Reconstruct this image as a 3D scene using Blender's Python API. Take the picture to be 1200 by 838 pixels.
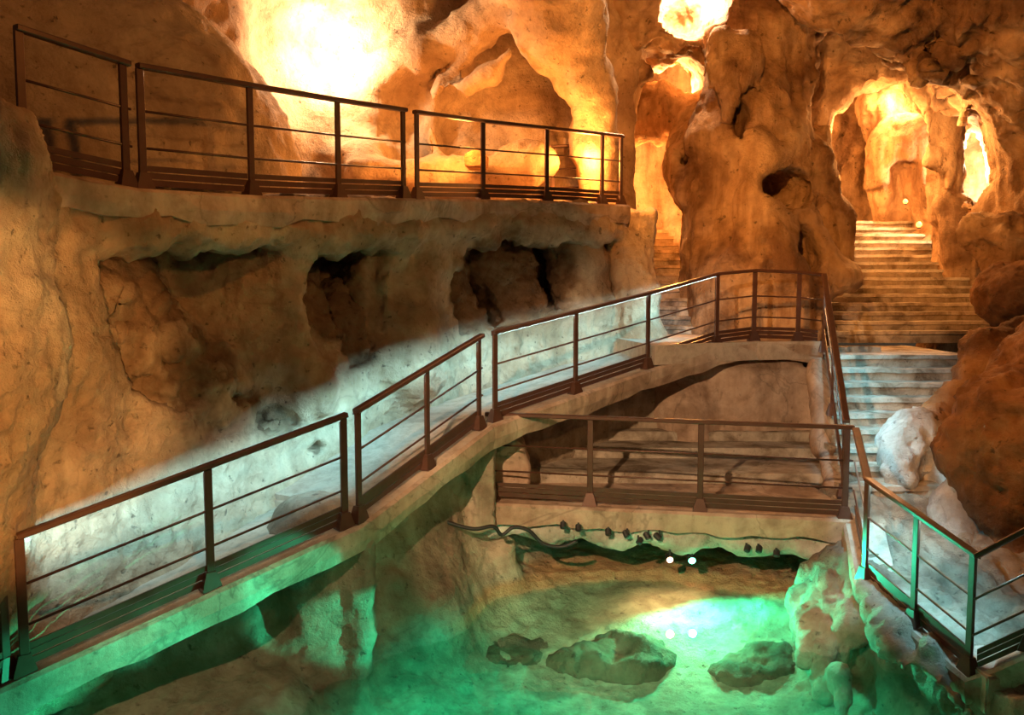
import bpy, bmesh, math, random
import numpy as np
from mathutils import Vector, Matrix

for o in list(bpy.data.objects):
    bpy.data.objects.remove(o, do_unlink=True)
sc = bpy.context.scene
C = sc.collection
R = math.radians
random.seed(7)

# ------------------------------------------------------------------ camera
CAM_Z = 3.5
F = 1000.0
TILT = math.atan(84.0 / F)
cam_d = bpy.data.cameras.new('camera')
cam_d.sensor_width = 36.0
cam_d.lens = 36.0 * F / 1200.0
cam_d.clip_end = 200
cam = bpy.data.objects.new('camera', cam_d)
cam.location = (0, 0, CAM_Z)
cam.rotation_euler = (math.pi / 2 - TILT, 0, 0)
C.objects.link(cam)
sc.camera = cam

# ------------------------------------------------------------------ world, exposure
w = bpy.data.worlds.new('cave_world')
sc.world = w
w.use_nodes = True
w.node_tree.nodes['Background'].inputs[0].default_value = (1.0, 0.72, 0.45, 1)
w.node_tree.nodes['Background'].inputs[1].default_value = 0.035
sc.view_settings.view_transform = 'Standard'
sc.view_settings.look = 'None'
sc.view_settings.gamma = 1
sc.view_settings.use_curve_mapping = False
sc.view_settings.exposure = 0.3

ORANGE = (1.0, 0.38, 0.075)
AMBER = (1.0, 0.50, 0.16)
WARM = (1.0, 0.68, 0.4)
CYAN = (0.28, 0.76, 1.0)
GREEN = (0.02, 1.0, 0.55)


# ------------------------------------------------------------------ pixel helpers
def ray(px, py):
    u = (px - 600.0) / F
    v = (419.0 - py) / F
    c, s = math.cos(TILT), math.sin(TILT)
    return Vector((u, c + v * s, -s + v * c))


def at_y(px, py, Y):
    d = ray(px, py)
    t = Y / d.y
    return Vector((d.x * t, Y, CAM_Z + d.z * t))


def at_z(px, py, Z):
    d = ray(px, py)
    t = (Z - CAM_Z) / d.z
    return Vector((d.x * t, d.y * t, Z))


def px_of(p):
    c, s = math.cos(TILT), math.sin(TILT)
    h = p.z - CAM_Z
    dep = p.y * c - h * s
    return 600 + F * p.x / dep


def interp_px(a, b, px):
    lo, hi = 0.0, 1.0
    up = px_of(b) > px_of(a)
    for _ in range(40):
        m = (lo + hi) / 2
        q = px_of(a.lerp(b, m))
        if (q < px) == up:
            lo = m
        else:
            hi = m
    return a.lerp(b, (lo + hi) / 2)


def lamp(name, loc, power, col, size=0.15, typ='POINT', target=None, angle=90, blend=0.6):
    l = bpy.data.lights.new(name, typ)
    l.energy = power
    l.color = col
    l.shadow_soft_size = size
    o = bpy.data.objects.new(name, l)
    o.location = loc
    if typ == 'SPOT':
        l.spot_size = R(angle)
        l.spot_blend = blend
    if target is not None:
        o.rotation_euler = (Vector(target) - Vector(loc)).to_track_quat('-Z', 'Y').to_euler()
    C.objects.link(o)
    return o


# ------------------------------------------------------------------ cave lamps
# (floodlights set behind rock edges and lamps of the path outside the frame, plus added fill lights)
lamp('floodlight_behind_lobe', at_y(392, 62, 13.05), 240, WARM, 0.08)
lamp('floodlight_balcony_back', at_y(540, 150, 12.0), 170, ORANGE, 0.2)
lamp('floodlight_balcony_end', at_y(690, 190, 12.9), 160, ORANGE, 0.2)
lamp('floodlight_left_passage', at_y(770, 235, 18.0), 600, ORANGE, 0.2)
lamp('floodlight_window', at_y(790, 110, 17.5), 500, AMBER, 0.2)
lamp('floodlight_roof', at_y(815, -14, 15.3), 420, WARM, 0.08)
lamp('floodlight_arch', at_y(1058, 112, 18.3), 420, AMBER, 0.2)
lamp('floodlight_arch_side', at_y(1142, 192, 17.1), 420, WARM, 0.06)
lamp('floodlight_path_left', (-0.8, 1.5, 3.0), 1100, AMBER, 0.12, 'SPOT', (-4.1, 6.3, 2.75), 33, 0.4)
lamp('floodlight_path_front', (-1.8, 1.5, 5.0), 2300, (1.0, 0.62, 0.34), 0.06, 'SPOT', (1.9, 10.4, 1.2), 38, 0.5)
lamp('fill_hollows', (3.5, 3.0, 5.6), 260, AMBER, 0.15, 'SPOT', (-1.3, 9.8, 3.2), 56, 0.7)  # added fill from the right for the wall hollows, no source seen
lamp('fill_lobe', (1.0, 4.5, 6.8), 260, ORANGE, 0.15, 'SPOT', (-4.0, 8.5, 5.6), 60, 0.7)  # fill spot added to lift the rock lobe
lamp('fill_upper', (1.0, 5.5, 6.8), 2000, ORANGE, 0.15, 'SPOT', (4.6, 15.0, 6.1), 54, 0.6)  # unseen orange fill added to brighten the curtain wall
lamp('floodlight_path_boulder', (2.5, 4.5, 6.5), 700, ORANGE, 0.15, 'SPOT', (6.0, 9.3, 1.6), 34, 0.5)

# green spot on the right bank, aimed at the edge of the ramp
for gx, gy, gY, ang, pw in ((45, 808, 5.95, 9, 1300), (120, 772, 6.25, 9, 1300), (225, 722, 6.7, 9, 1300), (325, 676, 7.1, 9, 1300), (425, 735, 7.5, 9, 1300)):
    lamp('green_bank_lamp', (3.15, 5.7, 0.9), pw, GREEN, 0.04, 'SPOT', at_y(gx, gy, gY), ang, 0.5)
lamp('green_pool_fill', (0.4, 4.9, 1.0), 650, GREEN, 0.05, 'SPOT', (0.5, 5.45, 0.0), 112, 0.35)  # extra off-frame green light added to spread the pool glow
lamp('fill_arch_left', at_y(985, 165, 17.3), 160, ORANGE, 0.06)  # fill added for the dark left side of the arch chamber
lamp('fill_drapery', at_y(1078, 150, 15.2), 110, AMBER, 0.06)  # light added in front of the drapery to brighten it
lamp('fill_stairs', (7.0, 16.6, 6.3), 170, AMBER, 0.06)  # fill added above the upper flight to pick out the treads
lamp('fill_ramp', (-0.6, 3.0, 5.6), 330, WARM, 0.06, 'SPOT', (-2.6, 7.2, 1.1), 30, 0.6)  # added warm fill aimed at the ramp floor

# ------------------------------------------------------------------ materials
MATS = {}


def nodes_of(name):
    m = bpy.data.materials.new(name)
    m.use_nodes = True
    nt = m.node_tree
    nt.nodes.clear()
    out = nt.nodes.new('ShaderNodeOutputMaterial')
    bs = nt.nodes.new('ShaderNodeBsdfPrincipled')
    nt.links.new(bs.outputs[0], out.inputs[0])
    MATS[name] = m
    return m, nt, bs, out


def ramp(nt, fac, stops):
    r = nt.nodes.new('ShaderNodeValToRGB')
    e = r.color_ramp.elements
    while len(e) < len(stops):
        e.new(0.5)
    for el, (p, c) in zip(e, stops):
        el.position = p
        el.color = (c[0], c[1], c[2], 1) if not isinstance(c, float) else (c, c, c, 1)
    nt.links.new(fac, r.inputs[0])
    return r.outputs[0]


def noise_tex(nt, co, scale, detail=4, rough=0.6, dist=0.0):
    n = nt.nodes.new('ShaderNodeTexNoise')
    n.inputs['Scale'].default_value = scale
    n.inputs['Detail'].default_value = detail
    n.inputs['Roughness'].default_value = rough
    n.inputs['Distortion'].default_value = dist
    nt.links.new(co, n.inputs['Vector'])
    return n.outputs['Fac']


def mixc(nt, fac, a, b, mode='MIX'):
    m = nt.nodes.new('ShaderNodeMix')
    m.data_type = 'RGBA'
    m.blend_type = mode
    if isinstance(fac, float):
        m.inputs[0].default_value = fac
    else:
        nt.links.new(fac, m.inputs[0])
    for s, i in ((a, 6), (b, 7)):
        if isinstance(s, tuple):
            m.inputs[i].default_value = (*s, 1)
        else:
            nt.links.new(s, m.inputs[i])
    return m.outputs[2]


def mapping(nt, scale=(1, 1, 1), rot=(0, 0, 0)):
    tc = nt.nodes.new('ShaderNodeTexCoord')
    mp = nt.nodes.new('ShaderNodeMapping')
    mp.inputs['Scale'].default_value = scale
    mp.inputs['Rotation'].default_value = rot
    nt.links.new(tc.outputs['Object'], mp.inputs[0])
    return mp.outputs[0]


def rock_mat(name, light, mid, dark, big=0.9, fine=14.0, bump=0.5, pits=0.5, streak=0.3, rough=0.8, cracks=0.16, bdist=0.045, alt=None):
    m, nt, bs, out = nodes_of(name)
    co = mapping(nt)
    big_n = noise_tex(nt, co, big, 5, 0.6, 0.6)
    base = ramp(nt, big_n, [(0.36, dark), (0.49, mid), (0.62, light)])
    if alt:
        at = nt.nodes.new('ShaderNodeAttribute')
        at.attribute_name = 'alt'
        base = mixc(nt, at.outputs['Fac'], base, ramp(nt, noise_tex(nt, co, big * 1.8, 6, 0.65, 0.8), [(0.3, alt[2]), (0.5, alt[1]), (0.68, alt[0])]))
    med = noise_tex(nt, co, fine * 0.35, 5, 0.7, 0.3)
    base = mixc(nt, 0.6, base, ramp(nt, med, [(0.3, (0.55, 0.5, 0.46)), (0.55, (1.0, 1.0, 1.0)), (0.75, (1.12, 1.1, 1.05))]), 'MULTIPLY')
    # vertical water streaks
    st = noise_tex(nt, mapping(nt, (3.2, 3.2, 0.35)), 1.3, 4, 0.6, 0.4)
    base = mixc(nt, streak, base, ramp(nt, st, [(0.35, (0.42, 0.34, 0.28)), (0.55, (1.0, 1.0, 1.0)), (0.72, (1.15, 1.12, 1.08))]), 'MULTIPLY')
    # pits
    pn = noise_tex(nt, co, fine, 3, 0.55)
    pit = ramp(nt, pn, [(0.27, 0.0), (0.36, 1.0)])
    base = mixc(nt, pits, base, mixc(nt, 1.0, base, pit, 'MULTIPLY'))
    # thin cracks from stretched noise contour
    cn = noise_tex(nt, co, 0.7, 5, 0.55, 0.8)
    cr = ramp(nt, cn, [(0.488, 1.0), (0.498, 0.0), (0.502, 0.0), (0.512, 1.0)])
    base = mixc(nt, cracks, base, mixc(nt, 1.0, base, cr, 'MULTIPLY'))
    nt.links.new(base, bs.inputs['Base Color'])
    bs.inputs['Roughness'].default_value = rough
    bs.inputs['Specular IOR Level'].default_value = 0.3
    fn = noise_tex(nt, co, fine * 1.6, 7, 0.68)
    ad = nt.nodes.new('ShaderNodeMath')
    ad.operation = 'MULTIPLY_ADD'
    nt.links.new(pit, ad.inputs[0])
    ad.inputs[1].default_value = 0.5 * pits
    nt.links.new(fn, ad.inputs[2])
    bp = nt.nodes.new('ShaderNodeBump')
    bp.inputs['Strength'].default_value = min(1.0, bump * 1.5)
    bp.inputs['Distance'].default_value = bdist
    nt.links.new(ad.outputs[0], bp.inputs['Height'])
    nt.links.new(bp.outputs[0], bs.inputs['Normal'])
    return m


def plain_mat(name, col, rough=0.5, metal=0.0, vary=0.15, scale=9.0, bump=0.1, emit=None, estr=0.0):
    m, nt, bs, out = nodes_of(name)
    co = mapping(nt)
    n = noise_tex(nt, co, scale, 5, 0.6)
    d = tuple(c * (1 - vary) for c in col)
    l = tuple(min(1, c * (1 + vary)) for c in col)
    nt.links.new(ramp(nt, n, [(0.3, d), (0.7, l)]), bs.inputs['Base Color'])
    bs.inputs['Roughness'].default_value = rough
    bs.inputs['Metallic'].default_value = metal
    if bump:
        bp = nt.nodes.new('ShaderNodeBump')
        bp.inputs['Strength'].default_value = min(1.0, bump * 1.5)
        bp.inputs['Distance'].default_value = 0.01
        nt.links.new(noise_tex(nt, co, scale * 6, 4, 0.6), bp.inputs['Height'])
        nt.links.new(bp.outputs[0], bs.inputs['Normal'])
    if emit:
        bs.inputs['Emission Color'].default_value = (*emit, 1)
        bs.inputs['Emission Strength'].default_value = estr
    return m


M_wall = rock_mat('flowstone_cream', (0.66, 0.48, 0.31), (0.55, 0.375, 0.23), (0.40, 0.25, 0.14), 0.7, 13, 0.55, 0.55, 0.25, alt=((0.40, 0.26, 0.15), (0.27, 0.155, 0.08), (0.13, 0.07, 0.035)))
M_reflection = rock_mat('reflection_dark', (0.24, 0.17, 0.11), (0.15, 0.10, 0.06), (0.08, 0.05, 0.03), 1.0, 9, 0.8, 0.6, 0.3, bdist=0.05)  # dark tone standing in for the dark reflections in the pool
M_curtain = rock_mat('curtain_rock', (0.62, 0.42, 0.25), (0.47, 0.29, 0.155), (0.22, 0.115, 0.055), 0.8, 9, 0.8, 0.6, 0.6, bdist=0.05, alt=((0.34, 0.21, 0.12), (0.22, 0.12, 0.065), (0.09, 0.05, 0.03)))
M_pool_rock = rock_mat('pool_rock', (0.55, 0.45, 0.33), (0.42, 0.33, 0.23), (0.26, 0.19, 0.13), 1.0, 12, 0.6, 0.5, 0.4, alt=((0.62, 0.36, 0.19), (0.55, 0.30, 0.15), (0.42, 0.22, 0.11)))  # alt palette: warm lamp light painted as orange at the shore
M_boulder = rock_mat('brown_boulder', (0.46, 0.24, 0.10), (0.34, 0.155, 0.06), (0.18, 0.08, 0.03), 1.2, 9, 0.9, 0.6, 0.35, bdist=0.05)
M_ridge = rock_mat('ridge_rock', (0.46, 0.24, 0.10), (0.34, 0.155, 0.06), (0.18, 0.08, 0.03), 1.2, 9, 0.9, 0.6, 0.35, bdist=0.05, alt=((0.74, 0.70, 0.63), (0.60, 0.54, 0.46), (0.40, 0.33, 0.26)))
M_pale = rock_mat('pale_rock', (0.74, 0.70, 0.63), (0.60, 0.54, 0.46), (0.40, 0.33, 0.26), 1.2, 12, 0.6, 0.4, 0.3)
M_conc = rock_mat('old_concrete', (0.62, 0.46, 0.34), (0.53, 0.37, 0.26), (0.36, 0.235, 0.155), 1.4, 16, 0.5, 0.35, 0.35, cracks=0.3, bdist=0.015)
M_floor = rock_mat('sandy_floor', (0.62, 0.48, 0.36), (0.55, 0.42, 0.31), (0.45, 0.33, 0.24), 1.4, 22, 0.35, 0.25, 0.0, cracks=0.0, bdist=0.012)
M_step = rock_mat('step_stone', (0.62, 0.53, 0.42), (0.50, 0.42, 0.32), (0.24, 0.18, 0.12), 2.2, 18, 0.5, 0.5, 0.3, cracks=0.2, bdist=0.015)
M_sand = rock_mat('pool_sand', (0.66, 0.58, 0.45), (0.52, 0.45, 0.34), (0.30, 0.25, 0.18), 1.6, 16, 0.6, 0.7, 0.0, cracks=0.0)
M_rail = plain_mat('brown_metal', (0.115, 0.05, 0.03), 0.38, 0.35, 0.2, 6, 0.05)
M_dark = plain_mat('black_plastic', (0.02, 0.018, 0.016), 0.5, 0.0)
M_led = plain_mat('led_diffuser', (0.8, 0.9, 0.9), 0.4, 0, emit=CYAN, estr=3.0)
M_glow_g = plain_mat('green_lens', (0.1, 0.8, 0.4), 0.3, 0, emit=(0.12, 1.0, 0.55), estr=14.0)
M_glow_w = plain_mat('warm_lens', (0.9, 0.6, 0.4), 0.3, 0, emit=(1.0, 0.55, 0.33), estr=8.0)
M_flame = plain_mat('candle_glow', (1.0, 0.6, 0.2), 0.3, 0, emit=(1.0, 0.5, 0.1), estr=2.5)


def water_mat():
    m, nt, bs, out = nodes_of('pool_water')
    nt.nodes.remove(bs)
    tr = nt.nodes.new('ShaderNodeBsdfTransparent')
    tr.inputs[0].default_value = (0.80, 0.95, 0.90, 1)
    gl = nt.nodes.new('ShaderNodeBsdfGlossy')
    gl.inputs['Roughness'].default_value = 0.02
    fr = nt.nodes.new('ShaderNodeFresnel')
    geo = nt.nodes.new('ShaderNodeNewGeometry')
    io = nt.nodes.new('ShaderNodeMix')
    io.inputs[2].default_value = 1.36
    io.inputs[3].default_value = 1.0 / 1.36
    nt.links.new(geo.outputs['Backfacing'], io.inputs[0])
    nt.links.new(io.outputs[0], fr.inputs['IOR'])
    n = noise_tex(nt, mapping(nt), 2.2, 3, 0.5)
    bp = nt.nodes.new('ShaderNodeBump')
    bp.inputs['Strength'].default_value = 0.06
    bp.inputs['Distance'].default_value = 0.02
    nt.links.new(n, bp.inputs['Height'])
    nt.links.new(bp.outputs[0], gl.inputs['Normal'])
    mx = nt.nodes.new('ShaderNodeMixShader')
    nt.links.new(fr.outputs[0], mx.inputs[0])
    nt.links.new(tr.outputs[0], mx.inputs[1])
    nt.links.new(gl.outputs[0], mx.inputs[2])
    nt.links.new(mx.outputs[0], out.inputs[0])
    return m


M_water = water_mat()


# ------------------------------------------------------------------ object helpers
def tag(o, label=None, cat=None, group=None, kind=None):
    if label: o['label'] = label
    if cat: o['category'] = cat
    if group: o['group'] = group
    if kind: o['kind'] = kind
    return o


def empty(name, loc=(0, 0, 0)):
    o = bpy.data.objects.new(name, None)
    o.empty_display_size = 0.1
    o.location = loc
    C.objects.link(o)
    return o


def link_mesh(name, me, mat, parent=None, smooth=False):
    me.materials.append(mat)
    if smooth:
        me.polygons.foreach_set('use_smooth', [True] * len(me.polygons))
    o = bpy.data.objects.new(name, me)
    C.objects.link(o)
    if parent is not None:
        o.parent = parent
        o.location = -Vector(parent.location)
    return o


def bm_obj(name, bm, mat, parent=None, smooth=False):
    bmesh.ops.recalc_face_normals(bm, faces=bm.faces)
    me = bpy.data.meshes.new(name)
    bm.to_mesh(me)
    bm.free()
    return link_mesh(name, me, mat, parent, smooth)


def hexa(bm, v8):
    vs = [bm.verts.new(v) for v in v8]
    for f in ((0, 1, 2, 3), (7, 6, 5, 4), (0, 4, 5, 1), (1, 5, 6, 2), (2, 6, 7, 3), (3, 7, 4, 0)):
        bm.faces.new([vs[i] for i in f])
    return vs


def sweep(bm, pts, prof, up=Vector((0, 0, 1)), cap=True):
    """sweep a closed profile [(side, up)] along a polyline, mitred in plan"""
    n = len(pts)
    rings = []
    for i, p in enumerate(pts):
        if i == 0: t = pts[1] - pts[0]
        elif i == n - 1: t = pts[-1] - pts[-2]
        else: t = (pts[i + 1] - p).normalized() + (p - pts[i - 1]).normalized()
        t = t.normalized()
        s = t.cross(up)
        if s.length < 1e-4: s = Vector((1, 0, 0))
        s.normalize()
        u = s.cross(t).normalized()
        k = 1.0
        if 0 < i < n - 1:
            k = 1.0 / max(0.5, t.dot((pts[i + 1] - p).normalized()))
        rings.append([bm.verts.new(p + s * a * k + u * b) for a, b in prof])
    m = len(prof)
    for i in range(n - 1):
        for j in range(m):
            bm.faces.new([rings[i][j], rings[i][(j + 1) % m], rings[i + 1][(j + 1) % m], rings[i + 1][j]])
    if cap:
        bm.faces.new(rings[0][::-1])
        bm.faces.new(rings[-1])


def rect(w, h, c=0.0):
    w, h = w / 2, h / 2
    if c <= 0:
        return [(-w, -h), (w, -h), (w, h), (-w, h)]
    return [(-w + c, -h), (w - c, -h), (w, -h + c), (w, h - c), (w - c, h), (-w + c, h), (-w, h - c), (-w, -h + c)]


def circ(r, n=8):
    return [(r * math.cos(2 * math.pi * i / n), r * math.sin(2 * math.pi * i / n)) for i in range(n)]


def lathe(bm, prof, seg=14, mat=Matrix.Identity(4)):
    rings = []
    for r, z in prof:
        rings.append([bm.verts.new(mat @ Vector((r * math.cos(2 * math.pi * i / seg), r * math.sin(2 * math.pi * i / seg), z))) for i in range(seg)])
    for a, b in zip(rings, rings[1:]):
        for i in range(seg):
            bm.faces.new([a[i], a[(i + 1) % seg], b[(i + 1) % seg], b[i]])
    bm.faces.new(rings[0][::-1])
    bm.faces.new(rings[-1])


# ------------------------------------------------------------------ rock modelling: signed distance fields meshed with surface nets
_rng = np.random.default_rng(5)
LAT = _rng.random((48, 48, 48)).astype(np.float32) * 2 - 1


def vnoise(p):
    q = np.floor(p).astype(np.int64)
    f = (p - q).astype(np.float32)
    f = f * f * f * (f * (f * 6 - 15) + 10)
    q %= 48
    q1 = (q + 1) % 48
    x0, y0, z0 = q[:, 0], q[:, 1], q[:, 2]
    x1, y1, z1 = q1[:, 0], q1[:, 1], q1[:, 2]
    fx, fy, fz = f[:, 0], f[:, 1], f[:, 2]
    a = LAT[x0, y0, z0] * (1 - fx) + LAT[x1, y0, z0] * fx
    b = LAT[x0, y1, z0] * (1 - fx) + LAT[x1, y1, z0] * fx
    c = LAT[x0, y0, z1] * (1 - fx) + LAT[x1, y0, z1] * fx
    d = LAT[x0, y1, z1] * (1 - fx) + LAT[x1, y1, z1] * fx
    return (a * (1 - fy) + b * fy) * (1 - fz) + (c * (1 - fy) + d * fy) * fz


def fbm(p, freq, octv=4, gain=0.5, ridged=False):
    s = 0
    a = 1.0
    for i in range(octv):
        n = vnoise(p * freq + 13.7 * i)
        s = s + a * ((1 - 2 * np.abs(n)) if ridged else n)
        a *= gain
        freq *= 2.03
    return s


def smin(a, b, k):
    h = np.clip(0.5 + 0.5 * (b - a) / k, 0, 1)
    return b + (a - b) * h - k * h * (1 - h)


def V3(p):
    return np.array([p[0], p[1], p[2]], dtype=np.float64)


class Field:
    def __init__(s, lo, hi, h):
        s.lo = np.array(lo, float)
        s.h = h
        n = np.ceil((np.array(hi) - s.lo) / h).astype(int) + 1
        s.ax = [(s.lo[i] + h * np.arange(n[i])).astype(np.float32) for i in range(3)]
        s.v = np.full(n, 0.6, np.float32)

    def apply(s, lo, hi, fn, sub, k):
        m = k + 3 * s.h
        sl = []
        for i in range(3):
            a = int(np.searchsorted(s.ax[i], lo[i] - m))
            b = int(np.searchsorted(s.ax[i], hi[i] + m))
            if b <= a: return
            sl.append(slice(a, b))
        x = s.ax[0][sl[0]][:, None, None]
        y = s.ax[1][sl[1]][None, :, None]
        z = s.ax[2][sl[2]][None, None, :]
        d = fn(x, y, z)
        cur = s.v[tuple(sl)]
        s.v[tuple(sl)] = -smin(-cur, d, k) if sub else smin(cur, d, k)

    def whole(s, fn, sub=False, k=0.05):
        s.apply(s.lo - 1, s.lo + 1e3, fn, sub, k)

    def ell(s, c, r, sub=False, k=0.2, rz=0.0, tilt=None):
        c = V3(c)
        if isinstance(r, (int, float)): r = (r, r, r)
        rot = Matrix.Rotation(rz, 3, 'Z')
        if tilt: rot = rot @ Matrix.Rotation(tilt, 3, 'Y')
        Mi = np.array(rot.transposed())
        e = np.abs(np.array(rot)) @ np.array(r)

        def fn(x, y, z):
            X, Y, Z = x - c[0], y - c[1], z - c[2]
            a = Mi[0, 0] * X + Mi[0, 1] * Y + Mi[0, 2] * Z
            b = Mi[1, 0] * X + Mi[1, 1] * Y + Mi[1, 2] * Z
            g = Mi[2, 0] * X + Mi[2, 1] * Y + Mi[2, 2] * Z
            k0 = np.sqrt((a / r[0]) ** 2 + (b / r[1]) ** 2 + (g / r[2]) ** 2)
            k1 = np.sqrt((a / r[0] ** 2) ** 2 + (b / r[1] ** 2) ** 2 + (g / r[2] ** 2) ** 2) + 1e-6
            return k0 * (k0 - 1) / k1
        s.apply(c - e, c + e, fn, sub, k)

    def chain(s, pts, rads, sub=False, k=0.15, ys=1.0):
        """tapered tube through points; ys<1 stretches it along Y"""
        P = [V3(p) for p in pts]
        if isinstance(rads, (int, float)): rads = [rads] * len(P)
        for i in range(len(P) - 1):
            a, b, ra, rb = P[i], P[i + 1], rads[i], rads[i + 1]
            A, B = a.copy(), b.copy()
            A[1] *= ys; B[1] *= ys
            d = B - A
            L = float(d @ d) + 1e-9
            rm = max(ra, rb)
            ext = np.array([rm, rm / ys, rm])

            def fn(x, y, z):
                X, Y, Z = x - A[0], y * ys - A[1], z - A[2]
                t = np.clip((X * d[0] + Y * d[1] + Z * d[2]) / L, 0, 1)
                return np.sqrt((X - t * d[0]) ** 2 + (Y - t * d[1]) ** 2 + (Z - t * d[2]) ** 2) - (ra + (rb - ra) * t)
            s.apply(np.minimum(a, b) - ext, np.maximum(a, b) + ext, fn, sub, k)

    def prism(s, pts, n, front, back, sub=True, k=0.12, rnd=0.15):
        """polygon of world points swept along n from -back to +front (soft edges)"""
        P = [V3(p) for p in pts]
        n = V3(n); n /= np.linalg.norm(n)
        o = sum(P) / len(P)
        u = np.cross([0, 0, 1.0], n); u /= np.linalg.norm(u)
        v = np.cross(n, u)
        Q = [((p - o) @ u, (p - o) @ v) for p in P]
        al = [p + n * t for p in P for t in (front, -back)]
        lo = np.min(al, axis=0); hi = np.max(al, axis=0)
        wm, wh = (front - back) / 2, (front + back) / 2

        def fn(x, y, z):
            X, Y, Z = x - o[0], y - o[1], z - o[2]
            a = X * u[0] + Y * u[1] + Z * u[2]
            b = X * v[0] + Y * v[1] + Z * v[2]
            c = X * n[0] + Y * n[1] + Z * n[2]
            d = np.full(a.shape, 1e9, np.float32)
            sg = np.ones(a.shape, np.float32)
            m = len(Q)
            for i in range(m):
                x0, y0 = Q[i]; x1, y1 = Q[i - 1]
                ex, ey = x1 - x0, y1 - y0
                wx, wy = a - x0, b - y0
                t = np.clip((wx * ex + wy * ey) / (ex * ex + ey * ey + 1e-9), 0, 1)
                d = np.minimum(d, (wx - ex * t) ** 2 + (wy - ey * t) ** 2)
                c1 = b >= y0; c2 = b < y1; c3 = ex * wy > ey * wx
                fl = (c1 & c2 & c3) | (~c1 & ~c2 & ~c3)
                sg = np.where(fl, -sg, sg)
            d = sg * np.sqrt(d)
            e = np.abs(c - wm) - wh
            return -smin(-d, -e, rnd)
        s.apply(lo, hi, fn, sub, k)

    def plan_wall(s, pts, sub=False, k=0.1, lean=None, zr=None):
        """solid on the left-hand side of an open plan polyline [(x, y)], all heights"""
        P = np.array(pts, float)

        def fn(x, y, z):
            a = np.broadcast_to(x, (x.shape[0], y.shape[1], 1))
            b = np.broadcast_to(y, (x.shape[0], y.shape[1], 1))
            best = np.full(a.shape, 1e9, np.float32)
            sd = np.zeros(a.shape, np.float32)
            m = len(P) - 1
            for i in range(m):
                p, q = P[i], P[i + 1]
                e = q - p
                L = e @ e
                t = ((a - p[0]) * e[0] + (b - p[1]) * e[1]) / L
                t = np.clip(t, -1e3 if i == 0 else 0, 1e3 if i == m - 1 else 1)
                dx, dy = a - p[0] - t * e[0], b - p[1] - t * e[1]
                d = np.sqrt(dx * dx + dy * dy)
                sgn = np.where(e[0] * dy - e[1] * dx > 0, -1.0, 1.0)
                up = d < best - 1e-6
                sd = np.where(up, sgn * d, sd)
                best = np.minimum(best, d)
            r = sd + 0 * z
            if lean is not None: r = r + lean(x, y, z)
            return r
        s.whole(fn, sub, k)

    def mesh(s, name, mat, disp=(), parent=None, alt=None):
        v = s.v
        S = v < 0
        c = np.zeros(tuple(np.array(v.shape) - 1), np.uint8)
        offs = [(i, j, k) for i in (0, 1) for j in (0, 1) for k in (0, 1)]
        nx, ny, nz = c.shape
        for i, j, k in offs:
            c += S[i:i + nx, j:j + ny, k:k + nz]
        act = (c > 0) & (c < 8)
        ii = np.argwhere(act)
        idx = np.full(c.shape, -1, np.int32)
        idx[act] = np.arange(len(ii))
        sm = np.zeros((len(ii), 3))
        cnt = np.zeros(len(ii))
        for a in offs:
            for ax in range(3):
                if a[ax]: continue
                b = list(a); b[ax] = 1
                va = v[ii[:, 0] + a[0], ii[:, 1] + a[1], ii[:, 2] + a[2]]
                vb = v[ii[:, 0] + b[0], ii[:, 1] + b[1], ii[:, 2] + b[2]]
                cr = (va < 0) != (vb < 0)
                t = np.where(cr, va / np.where(cr, va - vb, 1), 0)
                p = np.tile(np.array(a, float), (len(ii), 1))
                p[:, ax] += t
                sm += p * cr[:, None]
                cnt += cr
        verts = s.lo + s.h * (ii + sm / cnt[:, None])
        quads = []
        for ax in range(3):
            o1, o2 = [(1, 2), (2, 0), (0, 1)][ax]
            sl_a = [slice(None)] * 3; sl_b = [slice(None)] * 3
            sl_a[ax] = slice(0, -1); sl_b[ax] = slice(1, None)
            A, B = S[tuple(sl_a)], S[tuple(sl_b)]
            e = np.argwhere(A != B)
            e = e[(e[:, o1] > 0) & (e[:, o2] > 0) & (e[:, o1] < v.shape[o1] - 1) & (e[:, o2] < v.shape[o2] - 1)]
            cells = []
            for d1, d2 in ((-1, -1), (0, -1), (0, 0), (-1, 0)):
                q = e.copy(); q[:, o1] += d1; q[:, o2] += d2
                cells.append(idx[q[:, 0], q[:, 1], q[:, 2]])
            q = np.stack(cells, 1)
            fl = ~A[e[:, 0], e[:, 1], e[:, 2]]
            q[fl] = q[fl][:, ::-1]
            quads.append(q)
        quads = np.concatenate(quads)
        quads = quads[(quads >= 0).all(1)]
        for fn in disp:
            nrm = np.zeros_like(verts)
            fnv = np.cross(verts[quads[:, 2]] - verts[quads[:, 0]], verts[quads[:, 3]] - verts[quads[:, 1]])
            for j in range(4):
                np.add.at(nrm, quads[:, j], fnv)
            nrm /= np.linalg.norm(nrm, axis=1)[:, None] + 1e-9
            verts = verts + nrm * fn(verts)[:, None]
        av = alt(verts).astype(np.float32) if alt is not None else None
        used = np.zeros(len(verts), bool)
        used[quads.ravel()] = True
        remap = np.cumsum(used) - 1
        verts = verts[used]
        quads = remap[quads]
        me = bpy.data.meshes.new(name)
        me.vertices.add(len(verts))
        me.vertices.foreach_set('co', verts.astype(np.float32).ravel())
        me.loops.add(quads.size)
        me.loops.foreach_set('vertex_index', quads.astype(np.int32).ravel())
        me.polygons.add(len(quads))
        me.polygons.foreach_set('loop_start', np.arange(0, quads.size, 4, dtype=np.int32))
        me.update(calc_edges=True)
        if av is not None:
            at = me.attributes.new('alt', 'FLOAT', 'POINT')
            at.data.foreach_set('value', np.clip(av[used], 0, 1))
        return link_mesh(name, me, mat, parent, True)


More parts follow.
